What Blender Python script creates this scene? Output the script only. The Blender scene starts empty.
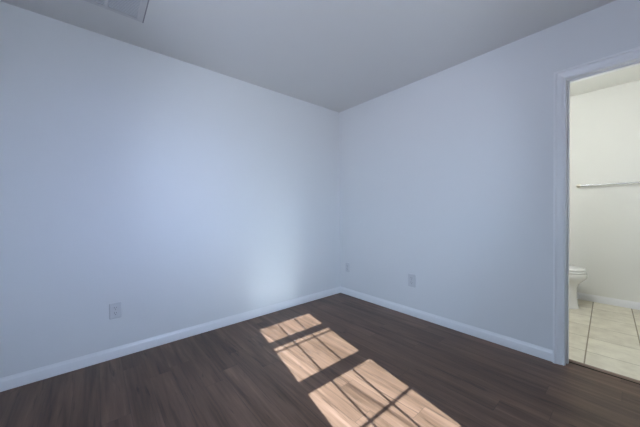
import bpy, bmesh, math
from mathutils import Vector, Matrix

scene = bpy.context.scene
COL = scene.collection

# ------------------------------------------------------------------ camera
cam_data = bpy.data.cameras.new('camera')
cam = bpy.data.objects.new('camera', cam_data)
COL.objects.link(cam)
cam_data.sensor_width = 36.0
cam_data.lens = 264.81 / 640 * 36.0
cam_data.clip_start = 0.02
CAM_YAW, CAM_PITCH, CAM_ROLL = math.radians(49.504), math.radians(-0.692), math.radians(-0.4255)
fwd = Vector((-math.cos(CAM_PITCH) * math.sin(CAM_YAW), math.cos(CAM_PITCH) * math.cos(CAM_YAW), math.sin(CAM_PITCH)))
rgt = fwd.cross(Vector((0, 0, 1))).normalized()
up_ = rgt.cross(fwd)
r2 = rgt * math.cos(CAM_ROLL) + up_ * math.sin(CAM_ROLL)
u2 = -rgt * math.sin(CAM_ROLL) + up_ * math.cos(CAM_ROLL)
mw = Matrix((r2, u2, -fwd)).transposed().to_4x4()
mw.translation = Vector((2.557, -2.5396, 1.121))
cam.matrix_world = mw
scene.camera = cam

# ------------------------------------------------------------------ exposure, world, sun, daylight
scene.view_settings.view_transform = 'Standard'
scene.view_settings.look = 'None'
scene.view_settings.exposure = 0.0
scene.view_settings.gamma = 1.0
scene.view_settings.use_curve_mapping = False
scene.cycles.blur_glossy = 0.1     # keep the true gloss of the floor in the light it throws on the wall

# radiance of the daylight outside: towards the window side (east) and the rear side (south)
SKY_EAST, GROUND_EAST, HAZE_EAST = (12.4, 15.7, 21.1), (10.3, 11.6, 13.6), (8.8, 10.8, 19.4)
SKY_SOUTH, GROUND_SOUTH = (7.2, 9.1, 11.9), (7.7, 8.3, 10.6)
SUN_STRENGTH = 34.5
BATH_POWER = 64.0
BATH_COLOR = (0.95, 0.965, 0.96)

world = bpy.data.worlds.new('sky')
scene.world = world
world.use_nodes = True
wt = world.node_tree
wt.nodes.clear()
def wnode(op, a, b=None):
    n = wt.nodes.new('ShaderNodeMath')
    n.operation = op
    for i, v in enumerate((a, b)):
        if v is None:
            continue
        if isinstance(v, (int, float)):
            n.inputs[i].default_value = v
        else:
            wt.links.new(v, n.inputs[i])
    return n.outputs[0]
w_tc = wt.nodes.new('ShaderNodeTexCoord')
w_sep = wt.nodes.new('ShaderNodeSeparateXYZ')
wt.links.new(w_tc.outputs['Generated'], w_sep.inputs[0])
dx_, dy_, dz_ = w_sep.outputs
up_z = wt.nodes.new('ShaderNodeMapRange')
up_z.inputs['From Min'].default_value, up_z.inputs['From Max'].default_value = -0.04, 0.04
wt.links.new(dz_, up_z.inputs['Value'])
sky_part = up_z.outputs['Result']
ground_part = wnode('SUBTRACT', 1.0, sky_part)
hx, hy = wnode('MAXIMUM', dx_, 0.0), wnode('MAXIMUM', wnode('MULTIPLY', dy_, -1.0), 0.0)
hx, hy = wnode('MULTIPLY', hx, hx), wnode('MULTIPLY', hy, hy)
hs = wnode('MAXIMUM', wnode('ADD', hx, hy), 1e-4)
east, south = wnode('DIVIDE', hx, hs), wnode('DIVIDE', hy, hs)      # the window side and the rear side
haze = wnode('POWER', wnode('MAXIMUM', wnode('ADD', wnode('ADD', wnode('MULTIPLY', dx_, 0.977), wnode('MULTIPLY', dy_, 0.19)), wnode('MULTIPLY', dz_, 0.10)), 0.0), 40.0)
terms = [(wnode('MULTIPLY', east, sky_part), SKY_EAST), (wnode('MULTIPLY', east, ground_part), GROUND_EAST), (haze, HAZE_EAST),
         (wnode('MULTIPLY', south, sky_part), SKY_SOUTH), (wnode('MULTIPLY', south, ground_part), GROUND_SOUTH)]
total = None
for fac, c in terms:
    v = wt.nodes.new('ShaderNodeVectorMath')
    v.operation = 'SCALE'
    v.inputs[0].default_value = c
    wt.links.new(fac, v.inputs['Scale'])
    if total is None:
        total = v.outputs[0]
    else:
        ad = wt.nodes.new('ShaderNodeVectorMath')
        ad.operation = 'ADD'
        wt.links.new(total, ad.inputs[0]); wt.links.new(v.outputs[0], ad.inputs[1])
        total = ad.outputs[0]
w_bg = wt.nodes.new('ShaderNodeBackground')
w_out = wt.nodes.new('ShaderNodeOutputWorld')
wt.links.new(total, w_bg.inputs['Color'])
wt.links.new(w_bg.outputs[0], w_out.inputs[0])

SUN_DIR = Vector((-1.0, 0.192, -0.680)).normalized()     # the way the light travels
sun_data = bpy.data.lights.new('sun', 'SUN')
sun_data.energy = SUN_STRENGTH
sun_data.color = (0.82, 0.98, 1.08)
sun_data.angle = math.radians(0.3)
sun = bpy.data.objects.new('sun', sun_data)
COL.objects.link(sun)
sun.rotation_euler = SUN_DIR.to_track_quat('-Z', 'Y').to_euler()
sun.location = (8, -4, 6)

# ------------------------------------------------------------------ room measures
H = 2.44                 # bedroom ceiling
W = 3.30                 # window wall, inner face
YR = -3.40               # rear wall, inner face
WT = 0.115               # inner wall thickness
EXT = 0.16               # outer wall thickness
DX0, DX1, DZ = 2.262, 3.024, 2.032     # doorway clear opening
BY, BX0, BX1, BH, BZ = 1.97, 1.56, 3.60, 2.505, 0.010   # bathroom

# ------------------------------------------------------------------ materials
def mat(name, color, rough=0.5, metal=0.0, spec=0.5):
    m = bpy.data.materials.new(name)
    m.use_nodes = True
    b = m.node_tree.nodes['Principled BSDF']
    b.inputs['Base Color'].default_value = (*color, 1)
    b.inputs['Roughness'].default_value = rough
    b.inputs['Metallic'].default_value = metal
    b.inputs['Specular IOR Level'].default_value = spec
    return m

def add_bump(m, scale, strength, dist=0.002, detail=3):
    nt = m.node_tree
    b = nt.nodes['Principled BSDF']
    tc = nt.nodes.new('ShaderNodeTexCoord')
    n = nt.nodes.new('ShaderNodeTexNoise')
    n.inputs['Scale'].default_value = scale
    n.inputs['Detail'].default_value = detail
    bp = nt.nodes.new('ShaderNodeBump')
    bp.inputs['Strength'].default_value = strength
    bp.inputs['Distance'].default_value = dist
    nt.links.new(tc.outputs['Object'], n.inputs['Vector'])
    nt.links.new(n.outputs['Fac'], bp.inputs['Height'])
    nt.links.new(bp.outputs['Normal'], b.inputs['Normal'])
    return m

M_WALL = add_bump(mat('white_wall_paint', (0.78, 0.79, 0.80), 0.62, spec=0.3), 160, 0.12, 0.001)
M_CEIL = add_bump(mat('matt_ceiling_paint', (0.74, 0.74, 0.735), 0.9, spec=0.15), 90, 0.2, 0.0015)
M_TRIM = mat('semigloss_trim_paint', (0.85, 0.855, 0.87), 0.30)
M_BWALL = add_bump(mat('bathroom_wall_paint', (0.80, 0.80, 0.76), 0.55, spec=0.3), 160, 0.1, 0.001)
M_BCEIL = add_bump(mat('bathroom_ceiling_paint', (0.86, 0.86, 0.82), 0.9, spec=0.15), 90, 0.2, 0.0015)
M_PLATE = mat('white_plastic_plate', (0.66, 0.67, 0.69), 0.38)
M_SLOT = mat('dark_slot', (0.03, 0.03, 0.03), 0.6)
M_SCREW = mat('painted_screw', (0.60, 0.60, 0.60), 0.35, 0.2)
M_VENT = mat('vent_enamel', (0.62, 0.62, 0.63), 0.5)
M_LOUVER = mat('louver_enamel', (0.62, 0.63, 0.66), 0.5)
M_GAP = mat('gap_shadow_grey', (0.32, 0.32, 0.34), 0.8)
M_DUCT = mat('duct_filter', (0.40, 0.42, 0.46), 0.9)
M_CHROME = mat('brushed_chrome', (0.62, 0.63, 0.66), 0.22, 1.0)
M_BRASS = mat('satin_nickel', (0.74, 0.70, 0.60), 0.4, 0.35)
M_PORC = mat('white_porcelain', (0.86, 0.86, 0.84), 0.12)
M_SEAT = mat('white_seat_plastic', (0.86, 0.86, 0.85), 0.25)
M_STRIP = mat('tan_wood_strip', (0.24, 0.165, 0.12), 0.45)
M_VINYL = mat('white_window_vinyl', (0.82, 0.83, 0.84), 0.35)
M_SUB = mat('threshold_shadow_dark', (0.025, 0.018, 0.014), 0.9)

def glass(name, tint):
    m = bpy.data.materials.new(name)
    m.use_nodes = True
    nt = m.node_tree
    nt.nodes.clear()
    o = nt.nodes.new('ShaderNodeOutputMaterial')
    t = nt.nodes.new('ShaderNodeBsdfTransparent')
    t.inputs['Color'].default_value = (*tint, 1)
    g = nt.nodes.new('ShaderNodeBsdfGlossy')
    g.inputs['Roughness'].default_value = 0.02
    mx = nt.nodes.new('ShaderNodeMixShader')
    f = nt.nodes.new('ShaderNodeFresnel')
    f.inputs['IOR'].default_value = 1.3
    nt.links.new(f.outputs[0], mx.inputs[0])
    nt.links.new(t.outputs[0], mx.inputs[1])
    nt.links.new(g.outputs[0], mx.inputs[2])
    nt.links.new(mx.outputs[0], o.inputs[0])
    return m

M_GLASS = glass('window_glass', (0.97, 0.98, 0.98))
M_TINT = glass('tinted_transom_glass', (0.97, 0.97, 0.97))

def nd(nt, typ, **kw):
    n = nt.nodes.new(typ)
    for k, v in kw.items():
        setattr(n, k, v)
    return n

def math_node(nt, op, a, b=None, c=None):
    n = nt.nodes.new('ShaderNodeMath')
    n.operation = op
    for i, v in enumerate((a, b, c)):
        if v is None:
            continue
        if isinstance(v, (int, float)):
            n.inputs[i].default_value = v
        else:
            nt.links.new(v, n.inputs[i])
    return n.outputs[0]

def laminate():
    """dark walnut planks that run along X: width PW, length PL, joints staggered at random"""
    PW, PL, Y0 = 0.1275, 1.22, -0.357
    m = bpy.data.materials.new('dark_walnut_laminate')
    m.use_nodes = True
    nt = m.node_tree
    L = nt.links.new
    b = nt.nodes['Principled BSDF']
    tc = nd(nt, 'ShaderNodeTexCoord')
    sep = nd(nt, 'ShaderNodeSeparateXYZ')
    L(tc.outputs['Object'], sep.inputs[0])
    X, Y = sep.outputs['X'], sep.outputs['Y']
    yy = math_node(nt, 'DIVIDE', math_node(nt, 'SUBTRACT', Y, Y0), PW)
    row = math_node(nt, 'FLOOR', yy)
    fy = math_node(nt, 'FRACT', yy)
    wn1 = nd(nt, 'ShaderNodeTexWhiteNoise', noise_dimensions='1D')
    L(math_node(nt, 'ADD', row, 31.37), wn1.inputs['W'])
    xx = math_node(nt, 'ADD', math_node(nt, 'DIVIDE', X, PL), wn1.outputs['Value'])
    colm = math_node(nt, 'FLOOR', xx)
    fx = math_node(nt, 'FRACT', xx)
    cid = nd(nt, 'ShaderNodeCombineXYZ')
    L(row, cid.inputs[0]); L(colm, cid.inputs[1])
    wn2 = nd(nt, 'ShaderNodeTexWhiteNoise', noise_dimensions='2D')
    L(cid.outputs[0], wn2.inputs['Vector'])
    # grain coordinates: stretched along X, shifted per plank
    gx = math_node(nt, 'MULTIPLY_ADD', wn2.outputs['Value'], 37.0, X)
    gy = math_node(nt, 'MULTIPLY_ADD', wn2.outputs['Value'], 11.0, Y)

    def grain(sx, sy, detail, dist, rough=0.55):
        c = nd(nt, 'ShaderNodeCombineXYZ')
        L(math_node(nt, 'MULTIPLY', gx, sx), c.inputs[0])
        L(math_node(nt, 'MULTIPLY', gy, sy), c.inputs[1])
        n = nd(nt, 'ShaderNodeTexNoise')
        n.inputs['Scale'].default_value = 1.0
        n.inputs['Detail'].default_value = detail
        n.inputs['Roughness'].default_value = rough
        n.inputs['Distortion'].default_value = dist
        L(c.outputs[0], n.inputs['Vector'])
        return n.outputs['Fac']
    g_big = grain(1.0, 14, 3.0, 0.8)
    g_mid = grain(2.2, 50, 3.0, 0.3)
    g_fine = grain(9.0, 260, 2.0, 0.0)
    g_vein = grain(2.2, 26, 4.0, 1.2, 0.6)
    v = math_node(nt, 'MULTIPLY_ADD', g_big, 0.50, 0.05)
    v = math_node(nt, 'MULTIPLY_ADD', g_mid, 0.28, v)
    v = math_node(nt, 'MULTIPLY_ADD', g_fine, 0.12, v)
    v = math_node(nt, 'ADD', v, math_node(nt, 'MULTIPLY_ADD', wn2.outputs['Value'], 0.09, -0.045))
    ramp = nd(nt, 'ShaderNodeValToRGB')
    L(v, ramp.inputs['Fac'])
    cr = ramp.color_ramp
    cr.elements[0].position = 0.33
    cr.elements[0].color = (0.045, 0.0235, 0.0145, 1)
    cr.elements[1].position = 0.66
    cr.elements[1].color = (0.215, 0.1260, 0.0880, 1)
    e = cr.elements.new(0.44); e.color = (0.095, 0.0525, 0.0325, 1)
    e = cr.elements.new(0.56); e.color = (0.150, 0.0850, 0.0560, 1)
    # thin dark veins along the grain
    vein = nd(nt, 'ShaderNodeMapRange')
    vein.inputs['From Min'].default_value, vein.inputs['From Max'].default_value = 0.29, 0.40
    vein.inputs['To Min'].default_value, vein.inputs['To Max'].default_value = 0.38, 1.0
    L(g_vein, vein.inputs['Value'])
    veined = nd(nt, 'ShaderNodeVectorMath', operation='SCALE')
    L(ramp.outputs['Color'], veined.inputs[0])
    L(vein.outputs['Result'], veined.inputs['Scale'])
    # joints
    ey = math_node(nt, 'MINIMUM', fy, math_node(nt, 'SUBTRACT', 1.0, fy))
    ex = math_node(nt, 'MINIMUM', fx, math_node(nt, 'SUBTRACT', 1.0, fx))
    jy = math_node(nt, 'LESS_THAN', math_node(nt, 'MULTIPLY', ey, PW), 0.0011)
    jx = math_node(nt, 'LESS_THAN', math_node(nt, 'MULTIPLY', ex, PL), 0.0013)
    j = math_node(nt, 'MAXIMUM', jx, jy)
    mix = nd(nt, 'ShaderNodeMix', data_type='RGBA')
    L(math_node(nt, 'MULTIPLY', j, 0.5), mix.inputs['Factor'])
    L(veined.outputs[0], mix.inputs['A'])
    mix.inputs['B'].default_value = (0.012, 0.009, 0.008, 1)
    L(mix.outputs['Result'], b.inputs['Base Color'])
    L(math_node(nt, 'MULTIPLY_ADD', g_mid, 0.10, 0.33), b.inputs['Roughness'])
    b.inputs['Specular IOR Level'].default_value = 0.40
    bp = nd(nt, 'ShaderNodeBump')
    bp.inputs['Strength'].default_value = 0.25
    bp.inputs['Distance'].default_value = 0.0008
    L(math_node(nt, 'SUBTRACT', g_fine, j), bp.inputs['Height'])
    L(bp.outputs['Normal'], b.inputs['Normal'])
    return m

def tiles():
    """cream stone-look tiles, grout columns at x = 2.285 + n * 0.32, rows at y = 0.36 + n * 0.325"""
    TX, TY, X0, Y0 = 0.295, 0.325, 2.285, 0.360
    m = bpy.data.materials.new('cream_floor_tile')
    m.use_nodes = True
    nt = m.node_tree
    L = nt.links.new
    b = nt.nodes['Principled BSDF']
    tc = nd(nt, 'ShaderNodeTexCoord')
    sep = nd(nt, 'ShaderNodeSeparateXYZ')
    L(tc.outputs['Object'], sep.inputs[0])
    xx = math_node(nt, 'DIVIDE', math_node(nt, 'SUBTRACT', math_node(nt, 'MULTIPLY_ADD', sep.outputs['Y'], 0.038, sep.outputs['X']), 2.3525), TX)
    yy = math_node(nt, 'DIVIDE', math_node(nt, 'SUBTRACT', math_node(nt, 'MULTIPLY_ADD', sep.outputs['X'], -0.03, sep.outputs['Y']), Y0 - 0.072), TY)
    fx, fy = math_node(nt, 'FRACT', xx), math_node(nt, 'FRACT', yy)
    ex = math_node(nt, 'MULTIPLY', math_node(nt, 'MINIMUM', fx, math_node(nt, 'SUBTRACT', 1.0, fx)), TX)
    ey = math_node(nt, 'MULTIPLY', math_node(nt, 'MINIMUM', fy, math_node(nt, 'SUBTRACT', 1.0, fy)), TY)
    j = math_node(nt, 'MAXIMUM', math_node(nt, 'LESS_THAN', ex, 0.0042), math_node(nt, 'MULTIPLY', math_node(nt, 'LESS_THAN', ey, 0.0038), 0.62))
    cid = nd(nt, 'ShaderNodeCombineXYZ')
    L(math_node(nt, 'FLOOR', xx), cid.inputs[0]); L(math_node(nt, 'FLOOR', yy), cid.inputs[1])
    wn = nd(nt, 'ShaderNodeTexWhiteNoise', noise_dimensions='2D')
    L(cid.outputs[0], wn.inputs['Vector'])
    n = nd(nt, 'ShaderNodeTexNoise')
    n.inputs['Scale'].default_value = 9.0
    n.inputs['Detail'].default_value = 5.0
    n.inputs['Roughness'].default_value = 0.6
    L(tc.outputs['Object'], n.inputs['Vector'])
    v = math_node(nt, 'MULTIPLY_ADD', wn.outputs['Value'], 0.16, n.outputs['Fac'])
    ramp = nd(nt, 'ShaderNodeValToRGB')
    L(v, ramp.inputs['Fac'])
    cr = ramp.color_ramp
    cr.elements[0].position = 0.35
    cr.elements[0].color = (0.58, 0.53, 0.42, 1)
    cr.elements[1].position = 0.78
    cr.elements[1].color = (0.77, 0.73, 0.60, 1)
    mix = nd(nt, 'ShaderNodeMix', data_type='RGBA')
    L(j, mix.inputs['Factor'])
    L(ramp.outputs['Color'], mix.inputs['A'])
    mix.inputs['B'].default_value = (0.24, 0.20, 0.125, 1)
    L(mix.outputs['Result'], b.inputs['Base Color'])
    b.inputs['Roughness'].default_value = 0.4
    bp = nd(nt, 'ShaderNodeBump')
    bp.inputs['Strength'].default_value = 0.5
    bp.inputs['Distance'].default_value = 0.002
    L(math_node(nt, 'SUBTRACT', 1.0, j), bp.inputs['Height'])
    L(bp.outputs['Normal'], b.inputs['Normal'])
    return m

M_FLOOR = laminate()
M_TILE = tiles()

# ------------------------------------------------------------------ mesh helpers
def box(bm, x0, x1, y0, y1, z0, z1, bevel=0.0, seg=2):
    t = bmesh.new()
    vs = [t.verts.new((x, y, z)) for x in (x0, x1) for y in (y0, y1) for z in (z0, z1)]
    for f in ((0, 1, 3, 2), (4, 6, 7, 5), (0, 4, 5, 1), (2, 3, 7, 6), (0, 2, 6, 4), (1, 5, 7, 3)):
        t.faces.new([vs[i] for i in f])
    if bevel:
        bmesh.ops.bevel(t, geom=list(t.edges), offset=bevel, segments=seg, profile=0.5, affect='EDGES')
    merge(bm, t)

def merge(bm, t):
    bmesh.ops.recalc_face_normals(t, faces=list(t.faces))
    me = bpy.data.meshes.new('tmp')
    t.to_mesh(me)
    t.free()
    bm.from_mesh(me)
    bpy.data.meshes.remove(me)

def sweep(bm, profile, p0, p1, out, up):
    """profile points (o, u) extruded from p0 to p1; o along `out`, u along `up`"""
    t = bmesh.new()
    p0, p1, out, up = Vector(p0), Vector(p1), Vector(out), Vector(up)
    a = [t.verts.new(p0 + out * o + up * u) for o, u in profile]
    b = [t.verts.new(p1 + out * o + up * u) for o, u in profile]
    n = len(profile)
    for i in range(n):
        t.faces.new((a[i], a[(i + 1) % n], b[(i + 1) % n], b[i]))
    t.faces.new(a)
    t.faces.new(list(reversed(b)))
    merge(bm, t)

def loft(bm, rings, cap=True):
    t = bmesh.new()
    R = [[t.verts.new(p) for p in r] for r in rings]
    n = len(R[0])
    for a, b in zip(R, R[1:]):
        for i in range(n):
            t.faces.new((a[i], a[(i + 1) % n], b[(i + 1) % n], b[i]))
    if cap:
        t.faces.new(R[0])
        t.faces.new(R[-1])
    merge(bm, t)

def cyl(bm, p0, p1, r0, r1=None, n=24):
    p0, p1 = Vector(p0), Vector(p1)
    r1 = r0 if r1 is None else r1
    d = (p1 - p0).normalized()
    a = d.orthogonal().normalized()
    b = d.cross(a)
    loft(bm, [[p + (a * math.cos(2 * math.pi * k / n) + b * math.sin(2 * math.pi * k / n)) * r for k in range(n)]
              for p, r in ((p0, r0), (p1, r1))])

def obj(name, bm, material, parent=None, smooth=False, loc=None):
    me = bpy.data.meshes.new(name)
    bm.to_mesh(me)
    bm.free()
    me.materials.append(material)
    if smooth:
        for p in me.polygons:
            p.use_smooth = True
    o = bpy.data.objects.new(name, me)
    COL.objects.link(o)
    if parent:
        o.parent = parent
    if loc:
        o.location = loc
    return o

def smooth_by_angle(o, deg=40):
    me = o.data
    for p in me.polygons:
        p.use_smooth = True
    bm = bmesh.new()
    bm.from_mesh(me)
    for e in bm.edges:
        e.smooth = not (len(e.link_faces) == 2 and e.calc_face_angle(0) > math.radians(deg))
    bm.to_mesh(me)
    bm.free()
    return o

def struct(name, bm, material, parent=None, smooth=False):
    o = obj(name, bm, material, parent, smooth)
    if parent is None:
        o['kind'] = 'structure'
    return o

def thing(name, label, cat, loc=(0, 0, 0), rotz=0.0, group=None):
    o = bpy.data.objects.new(name, None)
    COL.objects.link(o)
    o.location = loc
    o.rotation_euler = (0, 0, rotz)
    o.empty_display_size = 0.1
    o['label'] = label
    o['category'] = cat
    if group:
        o['group'] = group
    return o

def dup(root, loc, rotz, label):
    r = root.copy()
    COL.objects.link(r)
    r.location = loc
    r.rotation_euler = (0, 0, rotz)
    r['label'] = label
    for ch in list(root.children):
        c = ch.copy()
        COL.objects.link(c)
        c.parent = r
        for g in list(ch.children):
            d = g.copy()
            COL.objects.link(d)
            d.parent = c
    return r

NB = bmesh.new

# ------------------------------------------------------------------ room shell
bm = NB()
box(bm, -0.02, W + 0.02, YR - 0.02, 0.0, -0.10, 0.0)
box(bm, DX0 - 0.015, DX1 + 0.015, 0.0, 0.080, -0.10, 0.0)
struct('floor', bm, M_FLOOR)

bm = NB(); box(bm, -WT, 0.0, YR - EXT, WT, -0.1, H + 0.1)
struct('wall_left', bm, M_WALL)

CAS_Z = DZ + 0.02
bm = NB()
box(bm, 0.0, DX0 - 0.02, 0.0, WT, -0.1, H + 0.1)
box(bm, DX1 + 0.02, BX1 + WT, 0.0, WT, -0.1, H + 0.1)
box(bm, DX0 - 0.02, DX1 + 0.02, 0.0, WT, CAS_Z, H + 0.1)
struct('wall_right', bm, M_WALL)

RX0, RX1, RZ0, RZ1 = 1.20, 2.15, 0.85, 2.10      # opening for the added fill window in the rear wall
bm = NB()
box(bm, 0.0, RX0, YR - EXT, YR, -0.1, H + 0.1)
box(bm, RX1, W + EXT, YR - EXT, YR, -0.1, H + 0.1)
box(bm, RX0, RX1, YR - EXT, YR, -0.1, RZ0)
box(bm, RX0, RX1, YR - EXT, YR, RZ1, H + 0.1)
struct('wall_rear', bm, M_WALL)

# window wall, opening for the window.  The rows of sun on the floor give the heights of its panes.
GX = W + 0.12                              # glass plane
KS = 0.680                                 # fall of the sun per metre of x
def zwin(xf): return (GX - xf) * KS        # floor x of a shadow -> height on the glass
def ywin(yf, xf): return yf - (GX - xf) * 0.192
WY0, WY1 = -1.972, -1.379                  # glass edges
OY0, OY1 = WY0 - 0.05, WY1 + 0.05
WZ0 = zwin(2.055)                          # sill of the glass
WZ1 = zwin(0.285)                          # head of the glass
OZ0, OZ1 = WZ0 - 0.055, WZ1 + 0.055
bm = NB()
box(bm, W, W + EXT, YR, OY0, -0.1, H + 0.1)
box(bm, W, W + EXT, OY1, 0.0, -0.1, H + 0.1)
box(bm, W, W + EXT, OY0, OY1, -0.1, OZ0)
box(bm, W, W + EXT, OY0, OY1, OZ1, H + 0.1)
struct('wall_window_side', bm, M_WALL)

bm = NB(); box(bm, -WT, W + EXT, YR - EXT, 0.0, H, H + 0.1)
struct('ceiling', bm, M_CEIL)

# bathroom shell
bm = NB()
box(bm, BX0 - 0.02, BX1 + 0.02, WT - 0.0, BY + 0.02, -0.10, BZ)
box(bm, DX0 - 0.015, DX1 + 0.015, 0.115, WT + 0.001, -0.10, BZ)
struct('floor_bathroom', bm, M_TILE)
bm = NB(); box(bm, BX0 - WT, BX1 + WT, BY, BY + WT, -0.1, BH + 0.1)
struct('wall_bathroom_far', bm, M_BWALL)
bm = NB(); box(bm, BX0 - WT, BX0, WT, BY, -0.1, BH + 0.1)
struct('wall_bathroom_left', bm, M_BWALL)
bm = NB(); box(bm, BX1, BX1 + WT, WT, BY, -0.1, BH + 0.1)
struct('wall_bathroom_right', bm, M_BWALL)
bm = NB(); box(bm, BX0, BX1, WT, BY, BH, BH + 0.1)
struct('ceiling_bathroom', bm, M_BCEIL)

# baseboards: flat face with a sloped, stepped top
BB = [(0, 0.002), (0.0105, 0.002), (0.0105, 0.0610), (0.0098, 0.0630), (0.0020, 0.0785), (0.0014, 0.0830), (0, 0.0835)]
bm = NB(); sweep(bm, BB, (0, YR, 0), (0, 0, 0), (1, 0, 0), (0, 0, 1))
smooth_by_angle(struct('baseboard_left', bm, M_TRIM), 50)
CX0 = 2.197                               # outer edge of the casing
bm = NB(); sweep(bm, BB, (0.0, 0, 0), (CX0, 0, 0), (0, -1, 0), (0, 0, 1))
smooth_by_angle(struct('baseboard_right', bm, M_TRIM), 50)
bm = NB(); sweep(bm, BB, (0, YR, 0), (W, YR, 0), (0, 1, 0), (0, 0, 1))
smooth_by_angle(struct('baseboard_rear', bm, M_TRIM), 50)
bm = NB(); sweep(bm, BB, (W, YR, 0), (W, 0, 0), (-1, 0, 0), (0, 0, 1))
smooth_by_angle(struct('baseboard_window_side', bm, M_TRIM), 50)
bm = NB(); sweep(bm, BB, (BX0, BY, BZ - 0.004), (BX1, BY, BZ - 0.004), (0, -1, 0), (0, 0, 1))
smooth_by_angle(struct('baseboard_bathroom_far', bm, M_TRIM), 50)
bm = NB(); sweep(bm, BB, (BX0, WT, BZ - 0.004), (BX0, BY, BZ - 0.004), (1, 0, 0), (0, 0, 1))
smooth_by_angle(struct('baseboard_bathroom_left', bm, M_TRIM), 50)

# threshold strip between laminate and tile
bm = NB()
sweep(bm, [(0.0, -0.09), (0.0, 0.004), (0.006, 0.0105), (0.016, 0.013), (0.026, 0.012), (0.029, 0.010), (0.029, -0.09)],
      (DX0, 0.0865, 0), (DX1, 0.0865, 0), (0, 1, 0), (0, 0, 1))
struct('trim_1', bm, M_STRIP)
bm = NB(); box(bm, DX0 - 0.01, DX1 + 0.01, 0.0790, 0.0880, -0.10, 0.003)  # dark bead standing in for the shaded gap before the strip
struct('threshold_shadow', bm, M_SUB)

# door frame: jambs, stops and stepped casing on the bedroom side and the bathroom side
door = bpy.data.objects.new('door_1', None)
COL.objects.link(door)
door['kind'] = 'structure'
door.location = ((DX0 + DX1) / 2, 0, 0)
def dpart(name, bm, m=M_TRIM):
    bmesh.ops.translate(bm, verts=list(bm.verts), vec=-Vector(door.location))
    return smooth_by_angle(obj(name, bm, m, door), 35)
bm = NB(); box(bm, DX0 - 0.02, DX0, 0.0, WT, 0.0, DZ, 0.0012); dpart('jamb', bm)
bm = NB(); box(bm, DX1, DX1 + 0.02, 0.0, WT, 0.0, DZ, 0.0012); dpart('jamb', bm)
bm = NB(); box(bm, DX0 - 0.02, DX1 + 0.02, 0.0, WT, DZ, DZ + 0.02, 0.0012); dpart('jamb_head', bm)
bm = NB(); box(bm, DX0, DX0 + 0.010, 0.045, 0.080, 0.0, DZ, 0.0015); dpart('door_stop', bm)
bm = NB(); box(bm, DX1 - 0.010, DX1, 0.045, 0.080, 0.0, DZ, 0.0015); dpart('door_stop', bm)
bm = NB(); box(bm, DX0 + 0.01, DX1 - 0.01, 0.045, 0.080, DZ - 0.010, DZ, 0.0015); dpart('door_stop', bm)
CW = DX0 - 0.005 - CX0                     # casing width
CPRO = [(0, 0), (0, CW), (0.0190, CW), (0.0200, CW - 0.003), (0.0200, CW - 0.011), (0.0130, CW - 0.019), (0.0125, CW - 0.026),
        (0.0110, 0.022), (0.0060, 0.012), (0.0050, 0.007), (0.0075, 0.004), (0.0070, 0)]
ZT = DZ + 0.005
def casing(y, sgn):
    # profile u = 0 at the opening, CW at the outer edge
    for x, d in ((DX0 - 0.005, -1), (DX1 + 0.005, 1)):
        t = bmesh.new()
        lo = [t.verts.new((x + d * u, y + sgn * o, 0.0 if sgn < 0 else BZ)) for o, u in CPRO]
        hi = [t.verts.new((x + d * u, y + sgn * o, ZT + u)) for o, u in CPRO]
        n = len(CPRO)
        for i in range(n):
            t.faces.new((lo[i], lo[(i + 1) % n], hi[(i + 1) % n], hi[i]))
        t.faces.new(lo); t.faces.new(list(reversed(hi)))
        bm = NB(); merge(bm, t); dpart('casing', bm)
    t = bmesh.new()
    a = [t.verts.new((DX0 - 0.005 - u, y + sgn * o, ZT + u)) for o, u in CPRO]
    b = [t.verts.new((DX1 + 0.005 + u, y + sgn * o, ZT + u)) for o, u in CPRO]
    n = len(CPRO)
    for i in range(n):
        t.faces.new((a[i], a[(i + 1) % n], b[(i + 1) % n], b[i]))
    t.faces.new(a); t.faces.new(list(reversed(b)))
    bm = NB(); merge(bm, t); dpart('casing_head', bm)
casing(0.0, -1)
casing(WT, 1)

# window in the wall behind the camera: transom row over a double-hung sash, three panes wide
win = bpy.data.objects.new('window_1', None)
COL.objects.link(win)
win['kind'] = 'structure'
win.location = (GX, (WY0 + WY1) / 2, OZ0)
def wpart(name, bm, m=M_VINYL, parent=win):
    bmesh.ops.translate(bm, verts=list(bm.verts), vec=-Vector(win.location))
    return obj(name, bm, m, parent)
T = 0.010
bm = NB()
box(bm, GX - T, GX + T, OY0, WY0, OZ0, OZ1)
box(bm, GX - T, GX + T, WY1, OY1, OZ0, OZ1)
box(bm, GX - T, GX + T, WY0, WY1, OZ0, WZ0)
box(bm, GX - T, GX + T, WY0, WY1, WZ1, OZ1)
wpart('frame', bm)
def rail(xa, xb, name):
    bm = NB(); box(bm, GX - 0.006, GX + 0.006, WY0, WY1, zwin(xb), zwin(xa)); wpart(name, bm)
rail(1.160, 1.283, 'meeting_rail')
rail(0.582, 0.680, 'transom_rail')
bm = NB(); box(bm, GX - 0.003, GX + 0.003, WY0, WY1, zwin(0.755), zwin(0.738)); wpart('muntin', bm)
bm = NB(); box(bm, GX - 0.003, GX + 0.003, WY0, WY1, zwin(1.675), zwin(1.657)); wpart('muntin', bm)
for k in (1, 2):
    yc = WY0 + (WY1 - WY0) * k / 3
    bm = NB(); box(bm, GX - 0.003, GX + 0.003, yc - 0.0068, yc + 0.0068, WZ0, WZ1); wpart('muntin', bm)
bm = NB(); box(bm, GX - 0.0015, GX + 0.0015, WY0, WY1, WZ0, zwin(0.680)); wpart('pane', bm, M_GLASS)
bm = NB(); box(bm, GX - 0.0015, GX + 0.0015, WY0, WY1, zwin(0.582), WZ1); wpart('pane', bm, M_TINT)
bm = NB(); box(bm, W - 0.025, GX - T, OY0 - 0.02, OY1 + 0.02, OZ0 - 0.02, OZ0, 0.003); wpart('sill', bm, M_TRIM)

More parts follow.
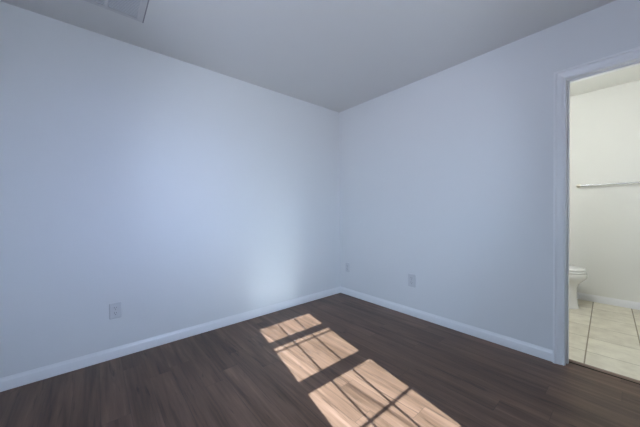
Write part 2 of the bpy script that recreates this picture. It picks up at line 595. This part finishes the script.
# unseen window added to light right wall and ceiling: plain double-hung sash pair
fill_win = bpy.data.objects.new('fill_window', None)
COL.objects.link(fill_win)
fill_win['kind'] = 'structure'
fill_win.location = ((RX0 + RX1) / 2, YR - 0.12, RZ0)
def fill_part(name, bm, m=M_VINYL):
    bmesh.ops.translate(bm, verts=list(bm.verts), vec=-Vector(fill_win.location))
    return obj(name, bm, m, fill_win)
GY = YR - 0.12
bm = NB()
box(bm, RX0, RX0 + 0.05, GY - 0.03, GY + 0.03, RZ0, RZ1)
box(bm, RX1 - 0.05, RX1, GY - 0.03, GY + 0.03, RZ0, RZ1)
box(bm, RX0 + 0.05, RX1 - 0.05, GY - 0.03, GY + 0.03, RZ0, RZ0 + 0.05)
box(bm, RX0 + 0.05, RX1 - 0.05, GY - 0.03, GY + 0.03, RZ1 - 0.05, RZ1)
fill_part('frame', bm)
xm_ = (RX0 + RX1) / 2
bm = NB(); box(bm, xm_ - 0.03, xm_ + 0.03, GY - 0.03, GY + 0.03, RZ0 + 0.05, RZ1 - 0.05); fill_part('mullion', bm)
for xa, xb in ((RX0 + 0.05, xm_ - 0.03), (xm_ + 0.03, RX1 - 0.05)):
    bm = NB(); box(bm, xa, xb, GY - 0.02, GY + 0.02, 1.455, 1.500); fill_part('meeting_rail', bm)
    bm = NB(); box(bm, xa, xb, GY - 0.0015, GY + 0.0015, RZ0 + 0.05, RZ1 - 0.05); fill_part('pane', bm, M_GLASS)
bm = NB(); box(bm, RX0 - 0.02, RX1 + 0.02, GY + 0.03, YR + 0.025, RZ0 - 0.02, RZ0, 0.003); fill_part('sill', bm, M_TRIM)

# portals that guide the sampling of the sky through the two windows
def portal(name, loc, direction, sx, sy):
    d = bpy.data.lights.new(name, 'AREA')
    d.shape = 'RECTANGLE'
    d.size, d.size_y = sx, sy
    d.cycles.is_portal = True
    o = bpy.data.objects.new(name, d)
    COL.objects.link(o)
    o.location = loc
    o.rotation_euler = Vector(direction).to_track_quat('-Z', 'Z').to_euler()
portal('window_portal', (W + EXT + 0.01, (OY0 + OY1) / 2, (OZ0 + OZ1) / 2), (-1, 0, 0), OY1 - OY0, OZ1 - OZ0)
portal('fill_window_portal', ((RX0 + RX1) / 2, YR - EXT - 0.01, (RZ0 + RZ1) / 2), (0, 1, 0), RX1 - RX0, RZ1 - RZ0)

# ------------------------------------------------------------------ wall outlets
def make_outlet(loc, rotz, label):
    """duplex outlet facing local -Y, centred on its origin"""
    t = thing('wall_outlet', label, 'outlet', loc, rotz, 'duplex outlets low on the walls')
    bm = NB()
    w, h, d = 0.037, 0.0595, 0.006
    rings = []
    def rr(w, h, r, y):
        pts = []
        for cx, cz, a0 in ((w - r, h - r, 0), (-w + r, h - r, 90), (-w + r, -h + r, 180), (w - r, -h + r, 270)):
            for k in range(5):
                a = math.radians(a0 + 22.5 * k)
                pts.append((cx + r * math.cos(a), y, cz + r * math.sin(a)))
        return pts
    loft(bm, [rr(w, h, 0.004, 0), rr(w, h, 0.004, -0.003), rr(w - 0.002, h - 0.002, 0.004, -0.0052), rr(w - 0.005, h - 0.005, 0.003, -d)])
    obj('cover_plate', bm, M_PLATE, t)
    for s in (-1, 1):
        bm = NB()
        pts = []
        zc = s * 0.0205
        for k in range(32):                       # rounded sides, flat top and bottom
            a = 2 * math.pi * k / 32
            pts.append((0.0172 * math.cos(a), max(-0.0138, min(0.0138, 0.0172 * math.sin(a)))))
        loft(bm, [[(x, -d + 0.001, zc + z) for x, z in pts], [(x, -d - 0.0018, zc + z) for x, z in pts]])
        r = obj('receptacle', bm, M_PLATE, t)
        for sx, hh in ((-0.0063, 0.0045), (0.0063, 0.0036)):
            bm = NB(); box(bm, sx - 0.0011, sx + 0.0011, -d - 0.0022, -d - 0.001, zc + 0.004 - hh, zc + 0.004 + hh)
            obj('slot', bm, M_SLOT, r)
        bm = NB(); cyl(bm, (0, -d - 0.001, zc - 0.0085), (0, -d - 0.0022, zc - 0.0085), 0.0026, n=12)
        obj('ground_hole', bm, M_SLOT, r)
    bm = NB(); cyl(bm, (0, -d + 0.001, 0), (0, -d - 0.001, 0), 0.0035, 0.003, n=16)
    obj('screw', bm, M_SCREW, t)
    return t

out0 = make_outlet((0.0, -2.424, 0.366), math.pi / 2, 'white duplex outlet low on the left wall, alone on that wall')
dup(out0, (1.066, 0.0, 0.376), 0.0, 'white duplex outlet on the right wall midway between corner and doorway').scale = (1.14, 1.0, 1.12)
dup(out0, (0.140, 0.0, 0.367), 0.0, 'white duplex outlet on the right wall close beside the room corner')

# ------------------------------------------------------------------ ceiling vent
VX0, VX1, VY1, VY0 = 0.340, 0.740, -2.264, -2.660
vent = thing('ceiling_vent', 'grey louvered square air vent on the ceiling near the left wall', 'vent', (VX0, VY1, H))
def vpart(name, bm, m, parent=vent):
    bmesh.ops.translate(bm, verts=list(bm.verts), vec=-Vector(vent.location))
    return obj(name, bm, m, parent)
FW = 0.036
bm = NB()
def frame_ring(i, z): return [(VX0 + i, VY0 + i, z), (VX1 - i, VY0 + i, z), (VX1 - i, VY1 - i, z), (VX0 + i, VY1 - i, z)]
rings = [frame_ring(i, z) for i, z in ((0.0, H), (0.0, H - 0.0006), (0.018, H - 0.0026), (FW - 0.006, H - 0.0046), (FW, H - 0.0042), (FW, H))]
loft(bm, rings, cap=False)
vpart('frame', bm, M_VENT)
bm = NB(); box(bm, VX0 + FW - 0.002, VX1 - FW + 0.002, VY0 + FW - 0.002, VY1 - FW + 0.002, H - 0.0015, H)
vpart('backing', bm, M_DUCT)
ym = (VY0 + VY1) / 2
bm = NB(); box(bm, VX0 + FW, VX1 - FW, ym - 0.008, ym + 0.008, H - 0.0046, H - 0.001, 0.001)
vpart('divider', bm, M_VENT)
bm = NB(); box(bm, VX0, VX1, VY1 - 0.001, VY1 + 0.006, H - 0.0012, H)  # grey strip painted in for the shadow line along the frame
vpart('gap_shadow', bm, M_GAP)
n = 22
for k in range(n):
    xc = VX0 + FW + (VX1 - VX0 - 2 * FW) * (k + 0.5) / n
    bm = NB()
    sweep(bm, [(-0.0036, -0.0036), (-0.0028, -0.0041), (0.0040, -0.0019), (0.0034, -0.0014)],
          (xc, VY0 + FW, H), (xc, VY1 - FW, H), (1, 0, 0), (0, 0, 1))
    vpart('louver', bm, M_LOUVER)

# ------------------------------------------------------------------ towel bar on the far bathroom wall
bar = thing('towel_bar', 'slim chrome towel bar on the far bathroom wall seen through the doorway', 'towel bar', (2.15, BY, 1.394))
bm = NB(); cyl(bm, (0.014, -0.055, 0), (0.600, -0.055, 0), 0.0085); smooth_by_angle(obj('bar', bm, M_CHROME, bar))
for s in (0.0, 0.614):
    bm = NB()
    cyl(bm, (s, 0, 0), (s, -0.006, 0), 0.022, 0.020)
    cyl(bm, (s, -0.005, 0), (s, -0.040, 0), 0.010, 0.009)
    d = 1 if s == 0 else -1
    cyl(bm, (s - d * 0.016, -0.055, 0), (s + d * 0.018, -0.055, 0), 0.0135, 0.0125)
    cyl(bm, (s, -0.030, 0), (s, -0.055, 0), 0.010, 0.012)
    smooth_by_angle(obj('post', bm, M_BRASS, bar))

# ------------------------------------------------------------------ toilet against the left bathroom wall
TY = 1.55
toilet = thing('toilet', 'white porcelain toilet with closed lid just inside the bathroom, half hidden by the door frame', 'toilet',
               (BX0, TY, BZ))
def egg(xb, xf, wy, z, n=40, blunt=0):
    """closed outline: back at xb, front at xf, half width wy; the widest point sits behind the middle"""
    pts = []
    for k in range(n):
        a = 2 * math.pi * k / n
        c, s = math.cos(a), math.sin(a)
        xm = xb + (xf - xb) * 0.42
        x = xm + (xf - xm) * (c ** 0.55 if blunt else c) if c > 0 else xm + (xm - xb) * (math.copysign(abs(c) ** 0.6, c))
        y = wy * math.copysign(abs(s) ** (0.85 if c > 0 else 0.7), s)
        pts.append((x, y, z))
    return pts
F = 2.257 - BX0                            # front of the rim from the wall
bm = NB()
loft(bm, [egg(0.16, F - 0.064, 0.118, 0.0, blunt=1), egg(0.16, F - 0.064, 0.118, 0.018, blunt=1), egg(0.165, F - 0.072, 0.110, 0.030, blunt=1),
          egg(0.17, F - 0.078, 0.104, 0.10, blunt=1), egg(0.17, F - 0.080, 0.104, 0.19, blunt=1), egg(0.17, F - 0.076, 0.112, 0.235, blunt=1),
          egg(0.16, F - 0.060, 0.138, 0.275), egg(0.15, F - 0.030, 0.164, 0.310), egg(0.14, F - 0.008, 0.180, 0.335),
          egg(0.14, F, 0.184, 0.350), egg(0.14, F, 0.184, 0.385), egg(0.145, F - 0.006, 0.178, 0.393),
          egg(0.20, F - 0.055, 0.130, 0.393), egg(0.22, F - 0.080, 0.100, 0.34), egg(0.27, F - 0.17, 0.05, 0.27)])
box(bm, 0.03, 0.24, -0.11, 0.11, 0.30, 0.392, 0.012)
smooth_by_angle(obj('bowl', bm, M_PORC, toilet), 45)
bm = NB()
loft(bm, [egg(0.20, F - 0.008, 0.180, 0.397), egg(0.198, F - 0.004, 0.184, 0.401), egg(0.198, F - 0.004, 0.184, 0.411), egg(0.202, F - 0.010, 0.178, 0.415)])
smooth_by_angle(obj('seat', bm, M_SEAT, toilet), 45)
bm = NB()
loft(bm, [egg(0.20, F - 0.016, 0.175, 0.4195), egg(0.196, F - 0.010, 0.180, 0.423), egg(0.196, F - 0.010, 0.180, 0.436),
          egg(0.204, F - 0.020, 0.170, 0.443), egg(0.25, F - 0.07, 0.12, 0.446)])
lid = smooth_by_angle(obj('lid', bm, M_SEAT, toilet), 45)
for s in (-1, 1):
    bm = NB(); cyl(bm, (0.215, s * 0.075 - 0.018, 0.415), (0.215, s * 0.075 + 0.018, 0.415), 0.011)
    smooth_by_angle(obj('hinge', bm, M_SEAT, lid))
def rbox(bm, rings, r=0.03):
    out = []
    for x0, x1, hy, z in rings:
        pts = []
        for cx, cy, a0 in ((x1 - r, hy - r, 0), (x0 + r, hy - r, 90), (x0 + r, -hy + r, 180), (x1 - r, -hy + r, 270)):
            for k in range(6):
                a = math.radians(a0 + 18 * k)
                pts.append((cx + r * math.cos(a), cy + r * math.sin(a), z))
        out.append(pts)
    loft(bm, out)
bm = NB(); rbox(bm, [(0.022, 0.185, 0.200, 0.388), (0.015, 0.195, 0.212, 0.42), (0.012, 0.205, 0.225, 0.715)])
smooth_by_angle(obj('tank', bm, M_PORC, toilet), 45)
bm = NB(); rbox(bm, [(0.006, 0.215, 0.234, 0.716), (0.004, 0.218, 0.237, 0.722), (0.004, 0.218, 0.237, 0.742), (0.012, 0.210, 0.229, 0.750)])
smooth_by_angle(obj('tank_lid', bm, M_PORC, toilet), 45)
bm = NB()
cyl(bm, (0.203, -0.16, 0.665), (0.222, -0.16, 0.665), 0.013)
cyl(bm, (0.222, -0.165, 0.665), (0.226, -0.085, 0.655), 0.006, 0.008)
smooth_by_angle(obj('flush_lever', bm, M_CHROME, toilet))
for s in (-1, 1):
    bm = NB(); cyl(bm, (0.33, s * 0.098, 0.0), (0.33, s * 0.098, 0.034), 0.013, 0.010)
    smooth_by_angle(obj('bolt_cap', bm, M_PORC, toilet))

# ------------------------------------------------------------------ bathroom wall light, beside the doorway
lamp = thing('wall_light', 'bathroom wall light with two white globes on a chrome back plate, beside the doorway', 'wall light', (1.95, WT, 2.00))
bm = NB(); box(bm, -0.21, 0.21, 0.0, 0.022, -0.055, 0.055, 0.006)
smooth_by_angle(obj('back_plate', bm, M_CHROME, lamp))
m_glow = bpy.data.materials.new('lit_lamp_glass')
m_glow.use_nodes = True
b = m_glow.node_tree.nodes['Principled BSDF']
b.inputs['Base Color'].default_value = (0.9, 0.9, 0.87, 1)
b.inputs['Emission Color'].default_value = (*BATH_COLOR, 1)
b.inputs['Emission Strength'].default_value = BATH_POWER
for gx in (-0.13, 0.13):
    bm = NB()
    cyl(bm, (gx, 0.020, 0.0), (gx, 0.060, 0.0), 0.016)
    cyl(bm, (gx, 0.050, 0.0), (gx, 0.066, 0.0), 0.030, 0.046)
    arm = smooth_by_angle(obj('arm', bm, M_CHROME, lamp))
    rings = []
    for k in range(15):
        a = math.radians(-84 + 168 * k / 14)
        r, v = 0.075 * math.cos(a), 0.132 + 0.075 * math.sin(a)
        rings.append([(gx + r * math.cos(2 * math.pi * i / 32), v, r * math.sin(2 * math.pi * i / 32)) for i in range(32)])
    bm = NB(); loft(bm, rings)
    smooth_by_angle(obj('globe', bm, m_glow, lamp))
